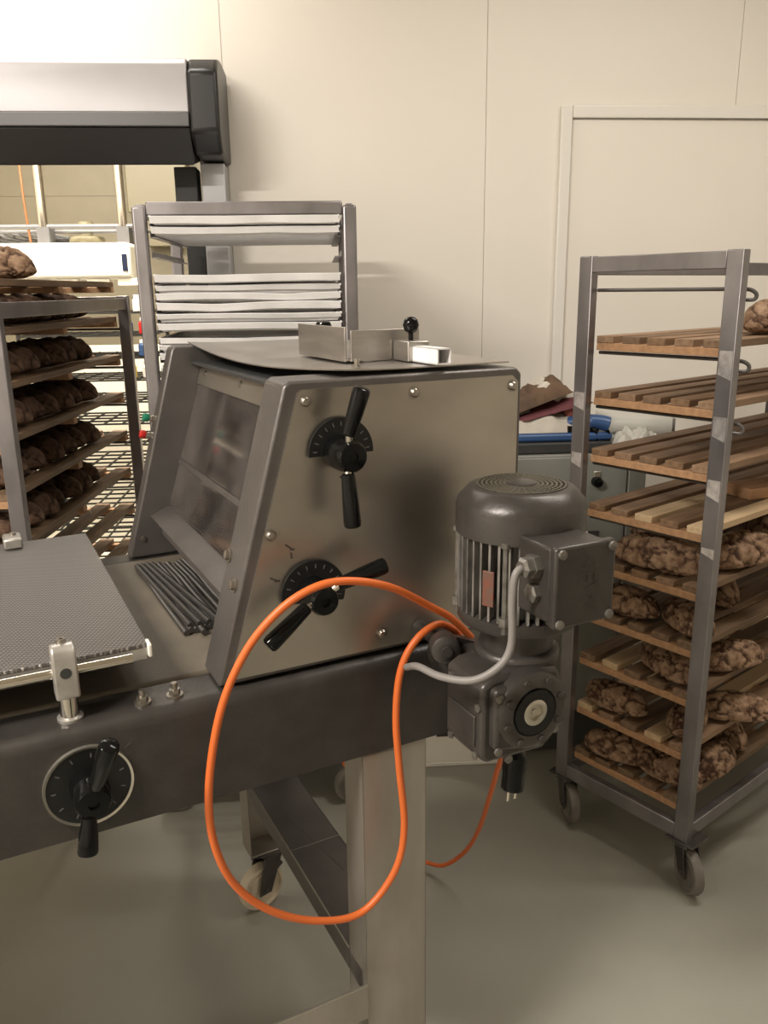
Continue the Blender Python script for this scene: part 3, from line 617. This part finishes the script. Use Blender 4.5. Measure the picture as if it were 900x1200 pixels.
# ---------------------------------------------------------------- bread racks
def local(root, x, y, z=0):
    c, s = math.cos(root.rotation_euler.z), math.sin(root.rotation_euler.z)
    return (root.location.x+x*c-y*s, root.location.y+x*s+y*c, z)
def bread_rack(loc, rz, label, top, L, Wd, levels, near_rail, wheel_r, base, patches=None, ins=.02):
    rk = empty('bread_rack', loc, rz, label, 'rack', 'bread racks')
    def post(x, y):
        b = MB(); b.box(x-.013, x+.013, y-.020, y+.020, base-.02, top); po = b.build('post', 'rack', rk, bevel=.0025)
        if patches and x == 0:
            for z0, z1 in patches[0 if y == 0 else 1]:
                q = MB(); q.add([(x-.0133, y-.016, z0), (x-.0133, y+.016, z0+.012), (x-.0133, y+.016, z1), (x-.0133, y-.016, z1), (x-.012, y-.016, z0), (x-.012, y+.016, z0+.012), (x-.012, y+.016, z1), (x-.012, y-.016, z1)], [(0, 1, 2, 3), (7, 6, 5, 4), (0, 4, 5, 1), (1, 5, 6, 2), (2, 6, 7, 3), (3, 7, 4, 0)]); q.build('pale_patch', 'palemetal', po)
    for x in (0, L):
        for y in (0, Wd): post(x, y)
    for x in (0, L):
        MB().box(x-.012, x+.012, .02, Wd-.02, top-.040, top-.002).build('top_bar', 'rack', rk, bevel=.002)
        MB().box(x-.012, x+.012, .02, Wd-.02, base, base+.042).build('bottom_bar', 'rack', rk, bevel=.002)
    for y in ((0, Wd) if near_rail else (Wd,)):
        MB().box(.013, L-.013, y-.012, y+.012, top-.046, top-.008).build('top_rail', 'rack', rk, bevel=.002)
    for y in (0, Wd): MB().box(.013, L-.013, y-.012, y+.012, base, base+.04).build('bottom_rail', 'rack', rk, bevel=.002)
    for z in levels:
        for x, sg in ((0, 1), (L, -1)):
            zz = z-.007; q = 0 if z > 1.5 else .02
            MB().tube(smooth_path([(x+sg*(.016+q), Wd-.02, zz), (x+sg*(.018+q), Wd*.5, zz), (x+sg*(.018+q), .03, zz), (x+sg*(.02+q), .022, zz)], 3)+(smooth_path([(x+sg*.030, .0, zz), (x+sg*.036, -.016, zz-.002), (x+sg*.040, -.026, zz-.009), (x+sg*.040, -.028, zz-.017), (x+sg*.036, -.024, zz-.023), (x+sg*.028, -.006, zz-.023)], 4) if z > 1.2 and not near_rail else []), .0045, 8).build('runner_rod', 'hammer2', rk, smooth=True)
    for x in (.0, L):
        for y in (0, Wd): caster(rk, x+(ins if x == 0 else -ins), y, wheel_r, .030, R(-122), 'castergrey', base)
    return rk
def shelf(root, z, label, L, Wd, mats, group, pale=None, nslat=5):
    sh = empty('slatted_shelf', local(root, 0, 0, z), root.rotation_euler.z, label, 'shelf', group)
    w = .050; y0, y1 = .024, Wd-.024
    for x in (.032, L/2, L-.032):
        MB().box(x-.016, x+.016, y0, y1, 0, .019).build('cross_rail', 'rail', sh, bevel=.0015)
    for i in range(nslat):
        y = y0+.001+(y1-y0-w-.002)*i/(nslat-1); x0 = .014+random.uniform(0, .006)
        m = mats[(i*7+int(z*100)) % len(mats)]
        if pale and i in pale: m = M['pale']
        MB().box(x0, L-.016, y, y+w, .019, .0365).build('slat', m, sh, bevel=.0015)
    return sh
BASE = .148
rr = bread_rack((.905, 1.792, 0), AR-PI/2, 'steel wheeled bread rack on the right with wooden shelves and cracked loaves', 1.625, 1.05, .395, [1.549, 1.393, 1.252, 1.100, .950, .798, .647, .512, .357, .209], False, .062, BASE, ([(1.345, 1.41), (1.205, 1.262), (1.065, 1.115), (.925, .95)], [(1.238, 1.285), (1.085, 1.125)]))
ordn = ['top', 'second', 'third', 'fourth', 'fifth', 'sixth', 'seventh', 'eighth', 'bottom']
RZ = [1.393, 1.252, 1.100, .950, .798, .647, .512, .357, .209]
wd = M['woods']
state = ['one loaf at its right', 'empty brown slats', 'empty brown slats', 'pale new slats among brown ones', 'long loaves lying across it', 'loaves and dark slats', 'loaves at both sides', 'scattered loaves and pale slats', 'loaves just above the bottom frame']
for i, z in enumerate(RZ):
    shelf(rr, z, f'{ordn[i]} slatted wooden shelf of the right bread rack, {state[i]}', 1.05, .395, wd if i not in (5, 6, 8) else [M['darkwood'], wd[1]], 'slatted shelves of the right rack', {3: (0, 2), 7: (1, 4), 6: (3,)}.get(i))
# loaves on the right rack: level, x along, y across, angle, mesh
def put_loaf(root, z, x, y, ang, me, label, group, sc=1, dark=False):
    o = bpy.data.objects.new('bread_loaf', me); COL.objects.link(o)
    o.location = local(root, x, y, z); o.rotation_euler = (0, 0, root.rotation_euler.z+ang); o.scale = (sc, sc, sc)
    return tag(o, label, 'bread', group)
RL = [
 (0, .355, .095, 10, 0, 'cracked brown loaf alone on the top shelf of the right rack'),
 (4, .075, .175, 97, 1, 'long cracked loaf across the left end of the fifth shelf'),
 (4, .25, .055, -18, 3, 'long cracked loaf right of the near post on the fifth shelf'),
 (4, .26, .29, 75, 2, 'loaf behind the front ones on the fifth shelf'),
 (4, .52, .13, 40, 0, 'loaf deep on the right of the fifth shelf'),
 (4, .70, .30, 80, 1, 'rear loaf at the back of the fifth shelf'),
 (5, .07, .26, 95, 2, 'craggy loaf at the left end of the sixth shelf'),
 (5, .10, .10, 60, 3, 'dark loaf just left of the near post on the sixth shelf'),
 (5, .36, .15, 35, 0, 'loaf deep on the right side of the sixth shelf'),
 (6, .085, .135, 70, 1, 'loaf in the middle of the seventh shelf from the top'),
 (6, .24, .045, -22, 3, 'loaf poking out right of the near post on the seventh shelf'),
 (6, .46, .20, 30, 2, 'loaf in the depth of the seventh shelf'),
 (7, .065, .275, 90, 0, 'rounded loaf at the left end of the eighth shelf'),
 (7, .12, .085, 15, 2, 'loaf end on by the near post on the eighth shelf'),
 (7, .26, .030, -48, 1, 'loaf hanging over the right edge of the eighth shelf'),
 (8, .065, .255, 104, 3, 'craggy loaf at the left end of the bottom shelf'),
 (8, .080, .105, 88, 0, 'loaf left of the near post on the bottom shelf'),
 (8, .20, .045, 0, 2, 'loaf at the right edge of the bottom shelf'),
 (8, .40, .12, 50, 1, 'loaf deep on the bottom shelf of the right rack'),
]
for (lv, x, y, a, m, lb) in RL:
    put_loaf(rr, RZ[lv]+.0365, x, y, R(a), BIG[m], lb, 'loaves on the right rack', {0: .9, 4: .95}.get(lv, .80))

lr = bread_rack((-.775, 2.06, 0), AL, 'steel wheeled bread rack on the left crowded with dark loaves', 1.54, 1.04, .55, [z+.013 for z in (1.42, 1.285, 1.15, 1.01, .87, .73, .59, .45)], True, .062, .148, None, .2)
LZ = [1.54, 1.42, 1.285, 1.15, 1.01, .87, .73, .59, .45]
nm = ['top board', 'second shelf', 'third shelf', 'fourth shelf', 'fifth shelf', 'sixth shelf', 'seventh shelf', 'eighth shelf', 'ninth shelf']
for i, z in enumerate(LZ):
    shelf(lr, z+(.012 if i == 0 else .013), ('slatted wooden board on top of the left bread rack under a reddish loaf' if i == 0 else f'{ordn[i]} slatted wooden shelf of the left bread rack, counted from the top board'), 1.04, .55, [M['darkwood'], wd[1]], 'slatted shelves of the left rack', None, 6)
on = ['first', 'second', 'third', 'fourth', 'fifth', 'sixth', 'seventh']
random.seed(21)
for i in range(1, 6):
    for row, y in ((0, .145), (1, .39)):
        for k in range(7):
            x = .10+k*.108+random.uniform(-.008, .008)
            put_loaf(lr, LZ[i]+.0495, x, y+random.uniform(-.01, .01), R(90+random.uniform(-9, 9)), DARK[(k+i+row) % 3], f'{on[k]} dark loaf from near end, {"right" if row == 0 else "left"} row, {nm[i]} of left rack', 'dark loaves on the left rack')
for k, (x, y, a) in enumerate(((.37, .15, 86),)):
    put_loaf(lr, LZ[0]+.0485, x, y, R(a), BIG[k], 'reddish brown loaf on the top board of the left bread rack', None, .95)

# ---------------------------------------------------------------- tray rack
TX0, TX1, TY0, TY1 = -.452, .082, 2.24, 2.80
tr = empty('tray_rack', ((TX0+TX1)/2, TY0, 0), 0, 'tall tubular steel rack with bent aluminium trays behind the machine', 'rack')
hw = (TX1-TX0)/2
for x in (-hw, hw):
    for y in (.012, TY1-TY0-.012):
        b = MB(); b.box(x-.018, x+.018, y-.012, y+.012, .15, 1.762); b.build('post', 'rack', tr, bevel=.006, seg=3)
for y in (.012, TY1-TY0-.012):
    MB().box(-hw+.018, hw-.018, y-.011, y+.011, 1.738, 1.772).build('top_bar', 'rack', tr, bevel=.004)
    MB().box(-hw+.018, hw-.018, y-.011, y+.011, .17, .20).build('bottom_bar', 'rack', tr, bevel=.004)
for x in (-hw, hw):
    MB().box(x-.011, x+.011, .024, TY1-TY0-.024, 1.738, 1.768).build('top_bar', 'rack', tr, bevel=.004)
    MB().box(x-.011, x+.011, .024, TY1-TY0-.024, .17, .20).build('bottom_bar', 'rack', tr, bevel=.004)
TZ = [1.716, 1.690, 1.572, 1.546, 1.523, 1.499, 1.474, 1.450, 1.411, 1.393, 1.372, 1.34, 1.312, 1.285, 1.255, 1.16, 1.06]
for z in TZ+[1.64, .9, .7]:
    for sg in (-1, 1):
        x = sg*(hw-.022)
        b = MB(); b.box(min(x, x-sg*.018), max(x, x-sg*.018), .02, TY1-TY0-.02, z-.004, z-.002); b.box(x-.001, x+.001, .02, TY1-TY0-.02, z-.004, z+.012)
        b.build('runner', 'rack', tr)
for x in (-hw, hw):
    for y in (.03, TY1-TY0-.03): caster(tr, x, y, .062, .034, R(195 if x < 0 else 200), 'castergrey', .17)
MB().box(-hw+.02, hw-.02, .03, TY1-TY0-.03, .17, .172).build('bottom_sheet', 'rack', tr)
tnames = ['topmost', 'second', 'third', 'fourth', 'fifth', 'sixth', 'seventh', 'eighth', 'ninth', 'tenth', 'eleventh', 'twelfth', 'thirteenth', 'fourteenth', 'fifteenth', 'sixteenth', 'lowest']
random.seed(4)
for i, z in enumerate(TZ):
    wv = random.uniform(.001, .003) if i not in (4, 5) else .006; ph = random.uniform(0, 3); tl = random.uniform(-.003, .003)
    t = MB(); x0, x1, y0, y1 = -hw+.028, hw-.028, random.uniform(-.012, .006), TY1-TY0-.03
    hgt = .019
    def warp(x, y): return wv*math.sin(ph+7*x)+tl*x*2
    def tf(s, q):
        # pan: rim up to the edge
        x = x0+(x1-x0)*s; y = y0+(y1-y0)*q
        e = min(s, 1-s, q, 1-q)
        return (x, y, z+abs(warp(x, y))+(hgt if e < .005 else 0))
    nx = 26
    xs = [0, .02]+[.02+.96*k/20 for k in range(1, 20)]+[.98, 1]; ys = [0, .02, .25, .5, .75, .98, 1]
    v = []
    for q in ys:
        for s in xs:
            x = x0+(x1-x0)*s; y = y0+(y1-y0)*q; e = (s in (0, 1)) or (q in (0, 1))
            sx = x if not e else x
            v.append((sx, y, z+abs(warp(x, y))+(hgt if e else 0)))
    w_ = len(xs); f = [(j*w_+k, j*w_+k+1, (j+1)*w_+k+1, (j+1)*w_+k) for j in range(len(ys)-1) for k in range(w_-1)]
    t.add(v, f)
    rim = [v[k] for k in range(w_)]
    t.tube([(a, c+.001, d-.001) for a, c, d in rim], .0022, 6)
    t.tube([v[j*w_] for j in range(len(ys))], .003, 6); t.tube([v[j*w_+w_-1] for j in range(len(ys))], .003, 6)
    # folded-down outer face of the front rim
    fr = [(a, c-.003, d) for a, c, d in rim]; lo = [(a, c+.001+.0015*noise.noise(Vector((a*18, i*2.3, 0))), d-(.017 if i in (0, 2, 5) else .011+.004*((i*5) % 3)/2)+.002*noise.noise(Vector((a*9, i, 0)))) for a, c, d in rim]
    t.add(fr+lo, [(k, k+1, w_+k+1, w_+k) for k in range(w_-1)])
    o = t.build('baking_tray', 'tray', None)
    sd = o.modifiers.new('thickness', 'SOLIDIFY'); sd.thickness = .0012
    o.location = tr.location
    tag(o, f'{tnames[i]} aluminium baking tray in the tall rack behind the machine', 'baking tray', 'aluminium baking trays')

# ---------------------------------------------------------------- cabinet by the wall and the things on it
cx0, cx1, cy = .22, 1.005, 2.45
cb = empty('low_cabinet', (0, cy, 0), 0, 'grey green metal cabinet by the wall behind the motor', 'cabinet')
MB().box(cx0, cx1, .012, .52, .16, 1.046).build('carcass', 'cab', cb, bevel=.004)
MB().box(cx0+.01, .944, 0, .012, .17, 1.04).build('door', 'cab', cb, bevel=.003)
MB().box(.949, cx1, 0, .012, .17, 1.04).build('door', 'cab', cb, bevel=.003)
MB().box(cx0, 1.2, .10, .52, 1.030, 1.0462).build('worktop', 'cab', cb, bevel=.002)
kb = MB().lathe([(.017, 0), (.017, .012), (.014, .024), (0, .026)], (.845, -.001, .962), (0, -1, 0), 20).build('rotary_knob', 'black', cb, smooth=True)
MB().box(.835, .857, -.006, 0, .975, .995).build('indicator', 'silver', cb, bevel=.002)
MB().box(.80, .862, -.004, 0, .76, .80).build('handle_slot', 'cabseam', cb)
MB().box(cx0, cx1, .03, .5, .012, .16).build('plinth', 'cabseam', cb)
MB().box(cx0+.01, .57, -.03, .03, .012, .14).build('plinth_panel', 'whiteunit', cb, bevel=.004)
MB().box(cx0+.01, .60, -.034, .03, .0, .014).build('plinth_strip', 'white', cb, bevel=.003)
MB().box(.34, .42, -.0315, -.028, .112, .13).build('plinth_grip', 'cabseam', cb)
tp = empty('tray_table', (0, cy, 1.046), 0, 'dark shallow tray with blue board lying on the grey cabinet', 'tray')
MB().box(.45, .90, .03, .42, .0, .036).build('tray_body', 'rubber', tp, bevel=.006)
MB().box(.45, .905, .04, .45, .037, .062).build('blue_board', 'blue', tp, bevel=.008)
ZB = 1.046+.062
random.seed(31)
def cushion(name, cx, cy_, z, L, Wd, H, m, label, cat, seed, rz=0, group=None, kk=8):
    off = Vector((seed*3.1, seed*1.7, seed))
    b = MB(); nx, ny = 30, 20; vs = []
    for i in range(nx+1):
        for j in range(ny+1):
            s, t = i/nx*2-1, j/ny*2-1; e = max(0, (1-s**4)*(1-t**4))**.5
            vs.append((s*L/2*(1+.06*noise.noise(Vector((s*2, t*2, seed))+off)), t*Wd/2, e*H*(.75+.5*noise.noise(Vector((s*2.3, t*2.3, 0))+off)+.14*noise.noise(Vector((s*kk, t*kk, 2))+off))))
    w = ny+1; n = len(vs)
    f = [(i*w+j, i*w+j+1, (i+1)*w+j+1, (i+1)*w+j) for i in range(nx) for j in range(ny)]
    vs += [(a, c, 0) for a, c, d in vs]; f += [tuple(x+n for x in reversed(q)) for q in f]
    b.add([(a, c, max(d, .0008) if k < n else 0) for k, (a, c, d) in enumerate(vs)], f)
    o = b.build(name, m, None, smooth=True); o.location = (cx, cy_, z); o.rotation_euler = (0, 0, rz)
    return tag(o, label, cat, group)
cushion('flour_sack', .70, cy+.17, ZB, .30, .22, .07, 'clothwhite', 'white crumpled cloth sack on the blue board', 'sack', 3)
o = cushion('folded_cloth', .70, cy+.18, ZB+.052, .31, .20, .042, 'maroon', 'maroon cloth strip lying across the white sack', 'cloth', 5); o.rotation_euler = (0, R(-14), 0)
o = cushion('folded_cloth', .67, cy+.16, ZB+.085, .24, .18, .062, 'clothbrown', 'brown patterned cloth on top of the maroon cloth', 'cloth', 8); o.rotation_euler = (0, R(-20), 0)
o = cushion('folded_cloth', .745, cy+.19, ZB+.09, .16, .17, .06, 'clothwhite', 'pale cloth fold at the right of the brown cloth', 'cloth', 12); o.rotation_euler = (0, R(24), 0)
MBr = MB().sphere((0, 0, .026), .026, 16, 10, (1, 1, 1)).build('apple_red_ball', 'redbrown', None, smooth=True)
bpy.data.objects.remove(MBr)
tool = empty('hand_tool', (.835, cy+.08, 1.108), 0, 'blue and black tool with red handle beside the cloth pile', 'tool')
MB().tube(smooth_path([(-.055, .02, .025), (-.02, 0, .03), (.03, -.01, .03), (.065, -.02, .022)]), [.02]*12+[.024]*12+[.015], 14).build('tool_body', 'blue', tool, smooth=True)
MB().sphere((-.045, .04, .066), .024, 14, 10, (1, 1, 1.3)).build('handle', 'redbrown', tool, smooth=True)
q = MB()
for x in (-.04, .0, .04): q.tube(smooth_path([(x, -.01, .024), (x+.015, -.03, .004), (x+.02, -.034, -.02), (x+.01, -.03, -.036)]), .006, 8)
q.box(-.07, .03, -.02, .02, 0, .02)
q.build('jaw', 'black', tool, smooth=True)
fp = empty('film_roll', (.925, cy+.27, 1.0465), R(-18), 'cloudy plastic film roll lying on the cabinet beyond the rack', 'roll', 'plastic rolls')
MB().lathe([(.030, 0), (.054, .002), (.055, .10), (.052, .2), (.054, .248), (.030, .25), (.028, .245), (.028, .004)], (0, 0, .055), (1, -.12, -.0), 28).build('film', 'film', fp, smooth=True)
MB().lathe([(.027, .0), (.027, .256), (.018, .256), (.018, .0)], (0, 0, .055), (1, -.12, 0), 24).build('core', 'cab', fp, smooth=True)
cushion('plastic_sheet', .985, cy+.065, 1.0465, .17, .14, .075, 'film', 'crumpled clear plastic sheet in front of the film roll', 'plastic', 17)

wb = tag(MB().box(-.14, .14, -.05, .05, 0, .032).build('wooden_board', 'rail', None, bevel=.003), 'light pine board lying on the fourth shelf right of the near post', 'board')
wb.location = local(rr, .50, .10, .950+.0366); wb.rotation_euler = (0, 0, rr.rotation_euler.z-.3)
